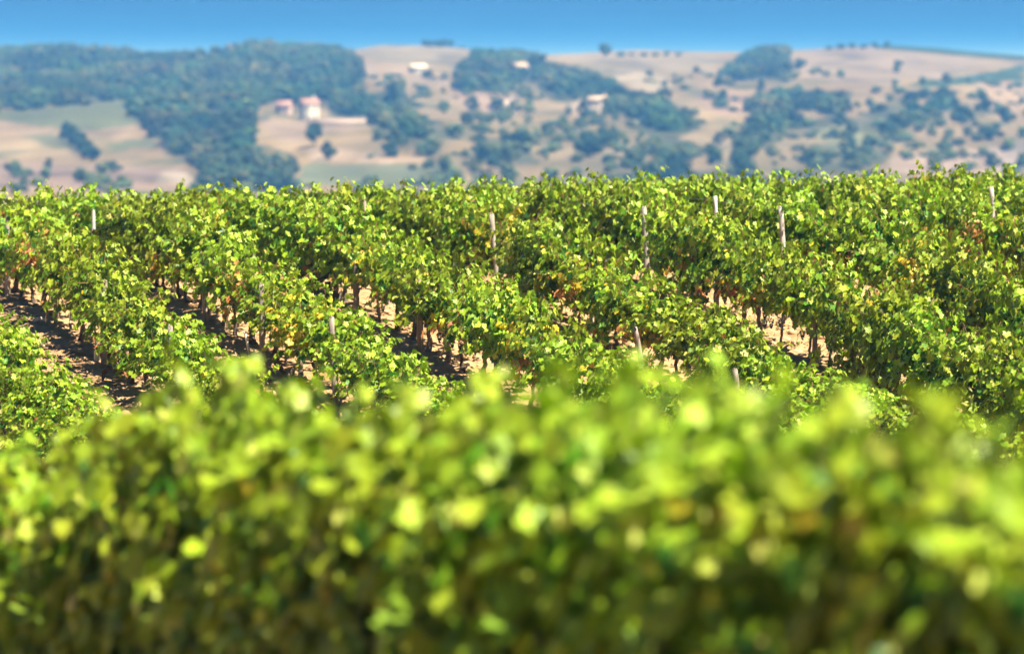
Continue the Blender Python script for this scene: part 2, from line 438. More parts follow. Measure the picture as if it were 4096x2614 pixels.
def make_foliage(seed, kind='green', top=1.0, low=0.0, width=1.0, dens=1.0):
    rng = np.random.default_rng(seed)
    P = []; N = []; T = []; S = []; A = []
    canes = MB(); rr = random.Random(seed)
    ns = int(round(19 * dens))
    shoots = []
    for i in range(ns):
        x = -0.52 + 1.04 * (i + .5) / ns + rng.normal(0, .04)
        L = (rng.uniform(1.08, 1.22) if kind == 'hedge' else rng.uniform(.98, 1.28)) * top
        if i % 9 == 4: L *= 1.2
        p = np.array([x, rng.normal(0, .05), .58 + rng.uniform(-.05, .08)])
        side = rng.choice([-1, 1])
        d = norm(np.array([rng.normal(0, .13), side * abs(rng.normal(.13, .12)) * width, 1.0]))
        shoots.append((p, d, L, side, 1.0))
    for i in range(int((9 + 5 * low) * dens)):                 # shoots that fall out to the sides and hang
        x = rng.uniform(-.5, .5); side = rng.choice([-1, 1])
        p = np.array([x, side * .10, rng.uniform(.60, 1.2)])
        d = norm(np.array([rng.normal(0, .3), side * 1.0 * width, rng.uniform(.1, .9)]))
        shoots.append((p, d, rng.uniform(.45, .75), side, 3.2 + low))
    if kind in ('hedge', 'low'):                   # skirts that hang almost to the soil
        for i in range(26 if kind == 'hedge' else 20):
            side = rng.choice([-1, 1])
            shoots.append((np.array([rng.uniform(-.5, .5), side * rng.uniform(.05, .2), rng.uniform(.30, .85)]),
                           norm(np.array([rng.normal(0, .4), side * 1.0, rng.uniform(-.2, .5)])), rng.uniform(.4, .7), side, 4.5))
    for (p, d, L, side, droop) in shoots:
        step = 0.052; m = int(L / step); pts = [p.copy()]
        for j in range(m):
            f = j / max(m, 1)
            d = d + np.array([rng.normal(0, .07), rng.normal(0, .07) - 0.25 * (p[1] / .33) * step * 4 * (abs(p[1]) > .34), -droop * 0.075 * (0.3 + f * f * 1.6)])
            d = norm(d)
            p = p + d * step; pts.append(p.copy())
            az = rng.uniform(0, 2 * math.pi)
            o = np.array([math.cos(az) * .75, math.sin(az), rng.uniform(-.2, .5)])
            if rng.random() < .7: o[1] = abs(o[1]) * (np.sign(p[1]) if abs(p[1]) > .05 else side)
            o = norm(o)
            reps = 1 + (rng.random() < (.45 if kind == 'hedge' else .75))
            for q in range(reps):
                oo = norm(o + rng.normal(0, .45, 3) * (q > 0))
                pl = rng.uniform(.04, .10)
                P.append(p + oo * pl + np.array([0, 0, -.012 * q]))
                outw = norm(np.array([oo[0] * .9, oo[1] + .35 * np.sign(p[1]) * min(1, abs(p[1]) / .2), 0]))
                N.append(outw * .85 + np.array([.0, 0, .30 + .6 * max(0, f - .55)]) + rng.normal(0, .30, 3))
                T.append(np.array([oo[0] * .35, oo[1] * .35, -.9]) + rng.normal(0, .33, 3))
                S.append((.058 + .092 * rng.random() ** .9) * (1 - .30 * f ** 3) * (1.18 if kind == 'hedge' else 1.0)); A.append((p[2], f))
        if len(pts) > 2 and not (kind == 'hedge' and rng.random() < .75):
            canes.tube(pts[::3] + [pts[-1]], list(np.linspace(.006, .003, len(pts[::3]) + 1)), 4, (.20, .105, .05), cap=False)
    P = np.array(P); N = np.array(N); T = np.array(T); S = np.array(S); A = np.array(A)
    keep = P[:, 2] > ((0.29 if low else 0.52) - low * .15) + rng.uniform(0, .18, len(P))
    P, N, T, S, A = P[keep], N[keep], T[keep], S[keep], A[keep]
    n = len(P)
    V, F = leaves(P, N, T, S, rng)
    ci = rng.choice(len(GREENS), n, p=GW)
    c = GREENS[ci] * rng.uniform(.82, 1.2, n)[:, None]
    c = np.where((A[:, 1] > .72)[:, None], c * .55 + np.array([.29, .39, .025]) * .45, c)   # young growth at the tips
    zz = P[:, 2]
    py = 0.008 + 0.05 * np.clip((.85 - zz) / .4, 0, 1) ; pr = 0.002 + 0.04 * np.clip((.75 - zz) / .3, 0, 1)
    blob = np.exp(-(((P[:, 0] - rng.uniform(-.2, .2)) / .40) ** 2 + ((zz - rng.uniform(.95, 1.25)) / .38) ** 2))
    if kind == 'hedge': py = py * 0 + .004; pr = pr * 0
    if kind == 'yellow': py = py + .9 * blob; pr = pr + .04
    if kind == 'rust': pr = pr + .85 * blob + .04; py = py + .15 * blob
    if kind == 'autumn':
        lo = np.clip((1.12 - zz) / .4, 0, 1); py = py + .26 * lo; pr = pr + .46 * lo
    r = rng.random(n)
    yk = r < py; rk = (r >= py) & (r < py + pr)
    c[yk] = YELLOW[rng.integers(0, 3, yk.sum())] * rng.uniform(.75, 1.1, yk.sum())[:, None]
    c[rk] = RUST[rng.integers(0, 4, rk.sum())] * rng.uniform(.7, 1.15, rk.sum())[:, None]
    fm = mesh_np("vine_foliage", V, F, M_leaf, np.repeat(c, len(LUV), axis=0), False)
    return fm, canes.mesh("vine_canes", M_cane, True)

FOL = {'green': [make_foliage(100 + i, 'green', top=1 + .05 * ((i * 7) % 3 - 1), width=.9 + .07 * (i % 4), dens=1.1) for i in range(9)],
       'low': [make_foliage(150 + i, 'low', top=1.0, low=1.3, width=1.1, dens=1.1) for i in range(8)],
       'hedge': [make_foliage(170 + i, 'hedge', top=1.0, low=1.5, width=1.15, dens=1.2) for i in range(5)],
       'yellow': [make_foliage(200 + i, 'yellow') for i in range(3)],
       'rust': [make_foliage(300 + i, 'rust') for i in range(2)],
       'autumn': [make_foliage(400 + i, 'autumn') for i in range(5)]}

def make_trunk(seed, old=1.0):
    rr = random.Random(seed); m = MB()
    bark = [(.125, .092, .070), (.16, .122, .095), (.09, .068, .052)][seed % 3]
    x = y = 0.0; pts = []; rad = []
    lean = rr.uniform(-.14, .14); ly = rr.uniform(-.06, .06)
    hh = rr.uniform(.46, .58)
    for i in range(10):
        f = i / 9
        pts.append((lean * math.sin(f * 2.6) + rr.uniform(-.018, .018) * old, ly * f + rr.uniform(-.015, .015) * old, -.06 + (hh + .06) * f))
        rad.append((.042 - .012 * f + (.022 * (1 - f) ** 4) + rr.uniform(-.006, .008) + (.014 if i >= 8 else 0)) * old)
    m.tube(pts, rad, 8, bark, 0.16, rng=rr)
    hx, hy, hz = pts[-1]
    for s in (-1, 1):                              # the two arms of the head
        L = rr.uniform(.2, .42); q = [(hx, hy, hz - .02)]
        for k in range(1, 5):
            q.append((hx + s * L * k / 4, hy + rr.uniform(-.02, .02), hz - .02 + .10 * (k / 4) ** .7 + rr.uniform(-.015, .015)))
        m.tube(q, [.026 * old, .022 * old, .02 * old, .016 * old, .010], 6, bark, .15, rng=rr)
    return m.mesh("vine_trunk", M_bark, True)
TRUNK = [make_trunk(i, o) for i, o in enumerate([1.0, 1.15, .8, 1.3, .55, .9, 1.05, .65])]

def make_bunch(seed):
    rng = np.random.default_rng(seed); V, F = ICO1; vs = []; fs = []; n = 0
    L = rng.uniform(.13, .19)
    for i in range(70):
        f = rng.random() ** .8; rad = (.042 * (1 - f) ** .7 + .006)
        a = rng.uniform(0, 6.283); r = rng.uniform(.0095, .0118)
        c = np.array([math.cos(a) * rad, math.sin(a) * rad, -f * L])
        vs.append(V * r + c); fs.append(F + n); n += len(V)
    return mesh_np("grape_bunch", np.concatenate(vs), np.concatenate(fs), M_grape, None, True)
BUNCH = [make_bunch(i) for i in range(3)]

# ------------------------------------------------------------------ vines in rows
PITCH_V = 0.96                                     # distance from vine to vine
ORD = ["first", "second", "third", "fourth", "fifth", "sixth", "seventh", "eighth", "ninth", "tenth", "eleventh", "twelfth", "thirteenth",
       "fourteenth", "fifteenth", "sixteenth", "seventeenth", "eighteenth", "nineteenth", "twentieth"]
ORD += ["twenty-" + o for o in ORD[:9]] + ["thirtieth"] + ["thirty-" + o for o in ORD[:9]]
ROWNAME = {'z': "short row in the lower left corner", 'a': "row left of the bottle post row", 'b': "row with the bottle post",
           'c': "row with the russet vine", 'd': "row with the forked old trunk", 'e': "row under the leaning post",
           'f': "row with the tall straight post", 'g': "row with two pale posts", 'h': "second row from the right",
           'i': "row with the far right post", 'j': "rightmost row on the crest"}
SPECIAL = [(1050, 1130, 'rust'), (1230, 1330, 'yellow'), (2370, 1230, 'yellow'), (2080, 1420, 'yellow'), (1960, 1030, 'yellow'),
           (930, 960, 'yellow'), (60, 1180, 'rust'), (1190, 1330, 'yellow'), (3480, 800, 'yellow'),
           (2480, 1330, 'autumn'), (2300, 1300, 'autumn'), (2240, 1190, 'autumn'), (2760, 1150, 'autumn'), (2900, 1190, 'autumn'), (3020, 1270, 'autumn'),
           (3290, 1050, 'autumn'), (3560, 1180, 'autumn'), (3640, 1230, 'yellow'), (3800, 930, 'autumn'), (3900, 1000, 'autumn'), (3960, 1050, 'rust'),
           (3700, 870, 'yellow'), (4040, 1060, 'autumn'), (3350, 1120, 'autumn'), (700, 1080, 'autumn'), (1560, 1150, 'autumn'), (1540, 1080, 'yellow'),
           (1900, 1260, 'autumn'), (0, 1030, 'rust'), (2620, 1280, 'autumn')]

class Vine: pass
vines = []
rv = random.Random(5)
for key, x65 in ROWS.items():
    off = rv.uniform(0, PITCH_V); k = 0
    d = 48.5 + off
    while d < 82.5:
        X = x65 + .20 - (d - 65) * ROW_TAN; Y = d
        u, v = proj(X, Y, float(H(X, Y)) + 1.0)
        if -210 < u < 4300:
            q = Vine(); q.row = key; q.x = X + rv.uniform(-.05, .05); q.y = Y + rv.uniform(-.08, .08); q.z = float(H(q.x, q.y))
            q.u, q.v = u, v; q.kind = 'green'
            vines.append(q)
        d += PITCH_V * 0.943
for (ub, y) in [(1996, 70.3), (2594, 70.8), (3142, 70.8)]:       # a vine is missing just below these posts
    x = (ub - 2048) / FPX * y
    vines = [q for q in vines if not (abs((q.x - x) * ROW_DIR[1] - (q.y - y) * ROW_DIR[0]) < 1.2 and .05 < (q.x - x) * ROW_DIR[0] + (q.y - y) * ROW_DIR[1] < 1.05)]
for (ub, y) in [(374, 75.7), (3985, 75.0), (2878, 74.3)]:
    x = (ub - 2048) / FPX * y
    vines = [q for q in vines if not (abs((q.x - x) * ROW_DIR[1] - (q.y - y) * ROW_DIR[0]) < 1.2 and -.1 < (q.x - x) * ROW_DIR[0] + (q.y - y) * ROW_DIR[1] < .75)]
for q in vines:                                    # where the canopy reaches down towards the soil
    right = q.row in 'fghij'
    pl = .85 if right else (.75 if q.row == 'e' else (.8 if q.y > 70 or q.y < 57 else .03))
    if q.row == 'f' and 63 < q.y < 67.5: pl = .35
    if q.row == 'e' and 60 < q.y < 64.5: pl = .3
    if rv.random() < pl: q.kind = 'low'
for (sx, sy, kd) in SPECIAL:
    q = min((q for q in vines if q.kind in ('green', 'low')), key=lambda q: (q.u - sx) ** 2 + (q.v - sy) ** 2); q.kind = kd
RZ = math.atan2(ROW_DIR[1], ROW_DIR[0])
for (ub, y) in [(374, 75.7), (1996, 70.3), (2594, 70.8), (2878, 74.3), (3142, 70.8), (3985, 75.0)]:
    x = (ub - 2048) / FPX * y
    for q in vines:                                  # the posts stand clear on the near side of the canopy
        dx, dy = q.x - x, q.y - y
        al = dx * ROW_DIR[0] + dy * ROW_DIR[1]; ac = abs(dx * ROW_DIR[1] - dy * ROW_DIR[0])
        if abs(al) < 1.3 and ac < 1.2:
            q.x += .42 * (1 - abs(al) / 1.5)
            s_ = (1 if al > 0 else -1) * max(0, .72 - abs(al))
            q.x += ROW_DIR[0] * s_; q.y += ROW_DIR[1] * s_
LOOK = {'green': ["leafy green", "bright green", "bushy green", "full green"], 'low': ["low hanging green"], 'yellow': ["yellow patched green"],
        'rust': ["russet leaved green"], 'autumn': ["green and orange"]}
count = {}
def grow(root, kind, i, rr, bunches, hf=1.0):
    fol = rr.choice(FOL[kind]); flip = rr.random() < .5
    sx, sy, sz = rr.uniform(.97, 1.1), rr.uniform(.85, 1.12), rr.uniform(.93, 1.06) * hf
    a = link("trunk", rr.choice(TRUNK), root); a.rotation_euler.z = rr.uniform(-.6, .6) + (math.pi if rr.random() < .5 else 0)
    f = link("foliage", fol[0], root); c = link("canes", fol[1], root)
    for o in (f, c):
        o.scale = (sx, sy, sz); o.rotation_euler.z = math.pi * flip + rr.uniform(-.07, .07)
    for b in range(bunches):
        g = link("grape_bunch", rr.choice(BUNCH), root)
        g.location = (rr.uniform(-.42, .42), rr.choice([-1, 1]) * rr.uniform(.03, .17), rr.uniform(.50, .66))
        s = rr.uniform(.8, 1.2); g.scale = (s, s, s); g.rotation_euler.z = rr.uniform(0, 6)
for i, q in enumerate(vines):
    n = count.get(q.row, 0); count[q.row] = n + 1
    look = LOOK[q.kind][i % len(LOOK[q.kind])]
    lab = "%s grapevine, %s uphill in the %s" % (look, ORD[n], ROWNAME[q.row])
    root = thing("grapevine", lab, "grapevine", (q.x, q.y, q.z), RZ, "grapevines in the sharp rows on the slope")
    nb = rv.choice([1, 2, 3, 4]) if q.y < 76 else 1
    if q.kind == 'autumn': nb += 2
    hf = float(np.interp(q.y, [50, 57, 60.5, 66, 75], [.80, .86, .98, 1.0, 1.0]))
    if q.row in 'fghij': hf *= 1.07
    if q.row in 'ab': hf *= float(np.interp(q.y, [56, 62, 66], [.86, .90, 1.0]))
    if q.row in 'ce': hf *= float(np.interp(q.y, [60, 63.5, 67], [.84, .86, 1.0]))
    grow(root, q.kind, i, rv, nb, hf)

# ------------------------------------------------------------------ the blurred hedge row nearest the camera
FA = np.array([-3.5, 26.9]); FB = np.array([2.0, 15.2]); fd = (FB - FA) / np.linalg.norm(FB - FA)
FRZ = math.atan2(fd[1], fd[0])
TOP_X = [-400, 0, 250, 560, 680, 830, 1060, 1250, 1500, 1800, 1960, 2100, 2400, 2560, 2760, 3050, 3350, 3650, 3900, 4096, 5200]
TOP_Y = [1860, 1850, 1840, 1800, 1600, 1580, 1630, 1645, 1665, 1630, 1665, 1655, 1610, 1650, 1640, 1680, 1670, 1700, 1740, 1760, 1800]
t = -3.0; n = 0
while t < 16.2:
    p = FA + fd * t; gz = float(H(p[0], p[1]))
    u, v = proj(p[0], p[1], gz + 1.2)
    yt = np.interp(u, TOP_X, TOP_Y)
    r = ray(u, yt); topz = CAMZ + r[2] * p[1] / r[1]
    hsc = float(np.clip((topz - gz) / 1.62, .80, 1.4))
    look = ["blurred leafy", "blurred dense", "blurred dark green", "blurred light green"][n % 4]
    root = thing("foreground_grapevine", "%s grapevine, %s from the left in the foreground hedge row" % (look, ORD[n]), "grapevine",
                 (p[0], p[1], gz), FRZ, "blurred grapevines of the foreground hedge")
    rr = random.Random(900 + n)
    grow(root, 'hedge', n, rr, 2)
    for ch in root.children:
        if ch.name.split('.')[0] in ('foliage', 'canes'):
            ch.scale = (ch.scale[0] * 1.05, ch.scale[1] * 1.05, hsc)
    t += 0.90; n += 1

# ------------------------------------------------------------------ posts, stakes, tubes and bottles
def make_post(seed, h=1.5, rad=.042, lean=(0, 0), shade=(.36, .30, .255), square=False):
    rr = random.Random(seed); m = MB(); P = []; rd = []
    for i in range(9):
        f = i / 8
        P.append((lean[0] * f + rr.uniform(-.006, .006), lean[1] * f + rr.uniform(-.006, .006), -.15 + (h + .15) * f)); rd.append(rad * rr.uniform(.9, 1.1) * (1 - .12 * f))
    m.tube(P, rd, 4 if square else 9, shade, .02 if square else .09, rng=rr)
    top = P[-1]                                       # split, weathered head
    if not square:
        for k in range(3):
            a = k * 2.1 + rr.random(); q = (top[0] + .5 * rad * math.cos(a), top[1] + .5 * rad * math.sin(a), top[2] - .01)
            m.tube([q, (q[0], q[1], q[2] + rr.uniform(.015, .045))], [rad * .42, rad * .22], 5, shade, .1, rng=rr)
    return m.mesh("post", M_wood, False)

def at_base(u, v):                                   # ground spot seen at a photo pixel on the vineyard slope
    r = ray(u, v)
    s = np.linspace(54, 84, 3000) / r[1]; P = r[None, :] * s[:, None]
    dd = P[:, 2] + CAMZ - H(P[:, 0], P[:, 1]); b = np.where(dd <= 0)[0]
    i = b[0] if len(b) else len(s) - 1
    return float(P[i, 0]), float(P[i, 1])
def on_row(key, y):
    return ROWS[key] - (y - 65) * ROW_TAN, y
GREY, PALE, DARK = (.24, .20, .17), (.44, .41, .37), (.20, .165, .135)
POSTS = [  # pixel of the foot, pixel row of the head, distance, radius, lean in pixels, shade, label
    (30, 1175, 70.2, 865, .050, 0, GREY, "weathered post at the left edge, half hidden under the vines"),
    (222, 1300, 67.3, 1010, .038, 0, DARK, "thin dark post beside a thick trunk in the row with the bottle post"),
    (415, 1464, 63.6, 1120, .050, 4, DARK, "dark split post beside the ribbed white vine sleeve"),
    (676, 1683, 59.4, 1296, .044, 4, GREY, "grey post with a plastic bottle tied at its foot"),
    (374, 1100, 75.7, 797, .052, 0, PALE, "pale flat-topped post standing above the crest vines at the upper left"),
    (825, 1290, 67.5, 1000, .050, -16, GREY, "sunlit grey post between bare vine trunks, left of the russet vine"),
    (1051, 1449, 63.9, 1130, .052, -6, GREY, "grey post below the russet leaves, next to a thin white stake"),
    (1347, 1634, 60.3, 1262, .050, -22, GREY, "leaning grey post with a dark grape bunch beside it"),
    (1422, 1271, 67.8, 985, .045, 0, DARK, "dark post behind the forked old trunk"),
    (1683, 1412, 64.7, 1085, .056, -8, GREY, "wide grey post near the pale boulder, lower centre"),
    (1457, 1090, 75.5, 800, .034, 2, GREY, "short grey post tip among the crest leaves, left of centre"),
    (1985, 1578, 61.4, 1240, .046, 0, GREY, "grey post foot just above the blurred hedge, centre"),
    (1996, 1170, 70.3, 850, .046, -30, (.30, .26, .22), "rough leaning post with a chipped top, above the centre vines"),
    (2368, 1345, 66.3, 1080, .036, -4, PALE, "thin pale stake in a gap between two vines right of centre"),
    (2588, 1522, 62.5, 1300, .044, -48, GREY, "leaning grey post showing bare below the vines beside grape bunches"),
    (2962, 1770, 58.2, 1470, .046, -20, GREY, "sun-flecked pale post just above the blurred hedge, right of centre"),
    (2594, 1150, 70.8, 824, .056, -18, (.30, .265, .24), "tall straight grey post standing clear of the leaves, right of centre"),
    (2868, 1309, 67.0, 1170, .045, 0, GREY, "grey post foot on bright soil under the orange leaves"),
    (3258, 1490, 63.3, 1150, .046, 0, GREY, "grey post foot behind low green leaves, right side"),
    (2878, 1095, 74.3, 778, .048, -20, PALE, "whitest smooth post, rising near the crest right of centre"),
    (3142, 1150, 70.8, 822, .056, -20, (.40, .36, .32), "pale cracked post with a tapered top, right of the whitest post"),
    (3985, 1080, 75.0, 742, .050, -22, (.34, .30, .28), "short weathered post at the far right of the crest"),
]
for i, (ub, vb, y, vt, rad, ln, shade, lab) in enumerate(POSTS):
    x = (ub - 2048) / FPX * y; z = float(H(x, y))
    r = ray(ub, vt); h = CAMZ + r[2] * y / r[1] - z - .03
    tall = vt < 860
    q = min(vines, key=lambda q: (q.x - x) ** 2 + (q.y - y) ** 2)
    o = link("vineyard_post", make_post(40 + i, h, rad, (ln / FPX * y, 0), shade, square=(lab.startswith("whitest") or lab.startswith("pale flat"))))
    o.location = (x, y, z)
    tag(o, lab, "post", "posts along the vine rows")

def stake(u, v, h, rad, lean, lab, white=True):
    x, y = at_base(u, v); m = MB()
    m.tube([(0, 0, -.08), (lean * .5, 0, h * .5), (lean, 0, h)], [rad, rad, rad * .95], 4, (.78, .75, .70) if white else (.34, .27, .2), .0)
    o = link("stake", m.mesh("stake", M_white if white else M_wood)); o.location = (x, y, float(soil_z(np.array([x]), np.array([y]))[0])); o.rotation_euler.z = .6
    tag(o, lab, "stake", "stakes beside young vines")
stake(702, 1215, .34, .022, -.03, "short white stake at the top of the row with the russet vine")
stake(1000, 1432, .40, .022, -.10, "leaning white stake under the russet vine beside a grey post")
stake(655, 1690, .30, .020, -.12, "white stake leaning on a white sheath near the bottle post")
stake(2366, 1160, .30, .022, 0, "white stake glimpsed through a gap right of centre")
stake(1365, 1200, .30, .012, 0, "thin red-brown stick beside the half hidden clear bottle", False)

def sleeve(u, v, h, rad, ribs, lab, col):
    x, y = at_base(u, v); m = MB(); n = 22 if ribs else 4
    P = [(0, 0, -.03 + (h + .03) * i / (n - 1)) for i in range(n)]
    m.tube(P, [rad * (1 + (.09 * (i % 2) if ribs else 0)) for i in range(n)], 12, col, 0, cap=False)
    m.tube(P, [rad * .9 for i in range(n)], 12, col, 0, cap=False)
    o = link("vine_sleeve", m.mesh("sleeve", M_white, True)); o.location = (x, y, float(H(x, y)) + .02); tag(o, lab, "vine sleeve")
sleeve(388, 1462, .24, .050, True, "ribbed off-white tube round a young vine beside a dark post", (.62, .55, .45))
sleeve(630, 1665, .26, .042, False, "smooth white sheath standing on shaded stones near the bottle post", (.78, .76, .72))

def bottle(x, y, z0, lab, label_band=True):
    prof = [(.0, .0), (.040, .003), (.043, .02), (.043, .19), (.038, .215), (.016, .25), (.013, .285), (.013, .29)]
    root = thing("plastic_bottle", lab, "bottle", (x, y, z0))
    m = MB(); m.tube([(0, 0, b) for a, b in prof], [max(a, .001) for a, b in prof], 14); link("bottle_body", m.mesh("bottle_body", M_clear, True), root)
    m = MB(); m.tube([(0, 0, .29), (0, 0, .305)], [.016, .016], 12, (.8, .8, .82)); link("cap", m.mesh("cap", M_white), root)
    if label_band:
        m = MB(); m.tube([(0, 0, .10), (0, 0, .18)], [.0445, .0445], 16, (.85, .86, .86), cap=False)
        a = [(-.03, -.034, .125), (.0, -.0455, .125), (.0, -.0455, .145), (-.03, -.034, .145)]
        m.add([(p[0] * 1.03, p[1] * 1.03, p[2]) for p in a], [[0, 1, 2, 3]], (.12, .42, .45))
        link("paper_label", m.mesh("paper_label", M_white, True), root)
x, y = on_row('b', 59.5); bottle(x - .12, y - .14, float(H(x - .12, y - .14)) + .03, "clear plastic bottle with a white label at the foot of the grey post")
x, y = at_base(910, 1345); bottle(x, y, float(H(x, y)) + .03, "clear plastic bottle on a stick under the vines left of the russet leaves", False)
x, y = at_base(1362, 1245); bottle(x, y, float(H(x, y)) + .03, "half hidden clear bottle on the soil by the forked old trunk", False)

def wire(key, y0, y1, hgt, lab):
    m = MB(); P = []
    for i in range(40):
        y = y0 + (y1 - y0) * i / 39; x = ROWS[key] - (y - 65) * ROW_TAN; P.append((x, y, float(H(x, y)) + hgt))
    m.tube(P, [.0018] * 40, 4, (.5, .5, .5)); tag(link("trellis_wire", m.mesh("wire", M_wire)), lab, "wire", "trellis wires")
wire('c', 57, 82, 1.12, "thin steel wire strung through the row with the russet vine")
wire('f', 57, 82, 1.42, "thin steel wire at the top of the tall straight post")
wire('g', 57, 82, 1.42, "thin steel wire strung between the two palest posts")
wire('b', 57, 82, .95, "thin steel wire strung along the row with the bottle post")

# old trunks that show as things of their own
def log(u, v, pts, rad, lab, name="old_vine_stump"):
    x, y = at_base(u, v); m = MB(); rr = random.Random(int(u))
    for P, rd in zip(pts, rad): m.tube(P, rd, 9, (.085, .06, .045), .18, rng=rr)
    o = link(name, m.mesh(name, M_bark, True)); o.location = (x, y, float(H(x, y))); tag(o, lab, "vine stump")
log(522, 1549, [[(0, 0, -.06), (.01, 0, .1), (-.03, 0, .22), (-.08, 0, .27), (-.2, 0, .28), (-.36, 0, .30), (-.43, 0, .24), (-.45, 0, .1)], [(-.02, 0, .2), (.02, 0, .33), (0, 0, .5)]],
    [[.07, .06, .06, .06, .055, .05, .04, .02], [.04, .03, .025]], "thick black stump bent sideways above the shaded stones")
log(1165, 1535, [[(.22, .05, -.05), (.1, .02, .06), (-.05, 0, .12), (-.15, 0, .22)], [(-.02, 0, .08), (.02, 0, .18), (.03, 0, .28)], [(-.05, 0, .1), (-.2, 0, .3), (-.26, 0, .48)]],
    [[.05, .055, .05, .03], [.045, .04, .03], [.045, .04, .04]], "fallen forked stump lying on bright soil right of the white stake")
log(745, 1220, [[(0, 0, .35), (-.02, 0, .12), (.05, 0, .03), (.14, 0, .05), (.2, 0, .12)]], [[.03, .035, .04, .045, .04]], "curled dark stump on bright soil beside the short white stake")
log(1345, 1225, [[(-.35, 0, -.05), (-.38, 0, .15), (-.42, 0, .32), (-.3, 0, .45), (-.15, 0, .55)], [(.1, 0, -.05), (.02, 0, .12), (-.12, 0, .25), (-.16, 0, .45)]],
    [[.05, .055, .06, .05, .035], [.075, .07, .065, .05]], "forked old trunk with two thick dark limbs", "old_vine_stump")

# stones: a few boulders of their own, the rest as one mass
def stone_v(rng, s):
    V, F = ICO2
    a = rng.uniform(0, 50, 3); d = 1 + .25 * np.array([vnoise(V[:, 0] * 1.3 + a[0], V[:, 1] * 1.3 + V[:, 2] * .9 + a[1], 3)]).T
    return V * d * np.array([s * rng.uniform(.8, 1.3), s * rng.uniform(.8, 1.2), s * rng.uniform(.5, .8)]), F
rng = np.random.default_rng(3)
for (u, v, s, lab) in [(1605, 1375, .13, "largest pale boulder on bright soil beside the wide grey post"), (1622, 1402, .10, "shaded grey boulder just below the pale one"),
                       (165, 1292, .11, "pale boulder beside thick trunks near the left edge"), (1500, 1318, .09, "small pale boulder under the centre trunks")]:
    x, y = at_base(u, v); V, F = stone_v(rng, s)
    o = link("boulder", mesh_np("boulder", V, F, M_stone, np.tile((.56, .47, .36) if 'shaded' not in lab else (.36, .30, .25), (len(V), 1)), True))  # the shaded boulder has its shade painted in as a darker stone colour
    o.location = (x, y, float(H(x, y)) + s * .35); tag(o, lab, "boulder")
vs = []; fs = []; cs = []; n = 0
V1, F1 = ICO1
for i in range(9000):
    y = rng.uniform(56.5, 76); x = rng.uniform(-.145, .145) * y; s = .016 + .075 * rng.random() ** 4
    z = float(H(x, y)) + .03
    V = V1 * (1 + rng.normal(0, .13, (len(V1), 1))) * np.array([s * rng.uniform(.8, 1.4), s * rng.uniform(.8, 1.3), s * rng.uniform(.5, .9)]) + np.array([x, y, z])
    vs.append(V); fs.append(F1 + n); n += len(V)
    c = np.array([.40, .28, .165]) * rng.uniform(.7, 1.2); cs.append(np.tile(c, (len(V), 1)))
tag(link("loose_stones", mesh_np("loose_stones", np.concatenate(vs), np.concatenate(fs), M_stone, np.concatenate(cs), False)), "pale loose stones strewn over the sandy soil between the rows", "stones", kind='stuff')
# weeds
P = []; N = []; T = []; S = []
for i in range(700):
    y = rng.uniform(57, 80); x = rng.uniform(-.145, .145) * y
    if fbm(x * .35, y * .35, 77, 2) < .1: continue
    z = float(H(x, y)) + .03
    for k in range(14):
        a = rng.uniform(0, 6.283); e = rng.uniform(.3, 1.2)
        P.append((x + rng.normal(0, .05), y + rng.normal(0, .05), z + rng.uniform(0, .05))); T.append((math.cos(a) * .7, math.sin(a) * .7, e)); N.append((-math.cos(a) * e, -math.sin(a) * e, .7)); S.append(rng.uniform(.03, .06))
V, F = leaves(np.array(P), np.array(N), np.array(T), np.array(S), rng)
tag(link("weeds", mesh_np("weeds", V, F, M_weed, np.repeat(np.array([(.12, .17, .04)]) * rng.uniform(.7, 1.4, len(P))[:, None], len(LUV), 0))), "low green weeds scattered over the soil between rows", "weeds", kind='stuff')

# ------------------------------------------------------------------ hill trees
TREEC = .40 * np.array([(.030, .070, .028), (.040, .085, .030), (.020, .055, .026), (.075, .110, .035), (.036, .075, .036)])
def crown(seed, kind='round', dens=1.0):
    """crown of lumps of leaf clumps, about 1 unit tall and wide, base at z=.12"""
    rg = np.random.default_rng(seed); vs = []; fs = []; cs = []; n = 0
    nl = int(16 * dens); V2, F2 = ICO1
    for i in range(nl):
        f = rg.random()
        if kind == 'cone':
            z = .12 + .85 * f; r = .26 * (1 - f) + .03; s = .14 * (1 - f * .7)
        elif kind == 'column':
            z = .1 + .85 * f; r = .09; s = .12 * (1 - f * .4)
        else:
            z = .22 + .62 * f; r = .42 * math.sqrt(max(.05, 1 - ((f - .42) / .62) ** 2)) * rg.uniform(.3, 1); s = rg.uniform(.13, .22)
        a = rg.uniform(0, 6.283); c = np.array([r * math.cos(a), r * math.sin(a), z])
        V = V2 * (1 + rg.normal(0, .16, (len(V2), 1))) * s * np.array([1, 1, .85]) + c
        vs.append(V); fs.append(F2 + n); n += len(V)
        cs.append(np.tile(TREEC[rg.integers(0, 5)] * rg.uniform(.8, 1.25), (len(V), 1)))
        m = 10                                           # ragged leaf sprays on the lump
        dr = norm(rg.normal(0, 1, (m, 3))); pc = c + dr * s * .95
        t1 = norm(np.cross(dr, rg.normal(0, 1, (m, 3)))); q = s * .55
        tri = np.stack([pc + t1 * q, pc - t1 * q * .7 + dr * q * .5, pc + np.cross(dr, t1) * q + dr * q * .4], 1).reshape(-1, 3)
        vs.append(tri); fs.append(np.arange(m * 3).reshape(-1, 3) + n); n += m * 3
        cs.append(np.tile(TREEC[rg.integers(0, 5)] * 1.15, (m * 3, 1)))
    return np.concatenate(vs), np.concatenate(fs), np.concatenate(cs)
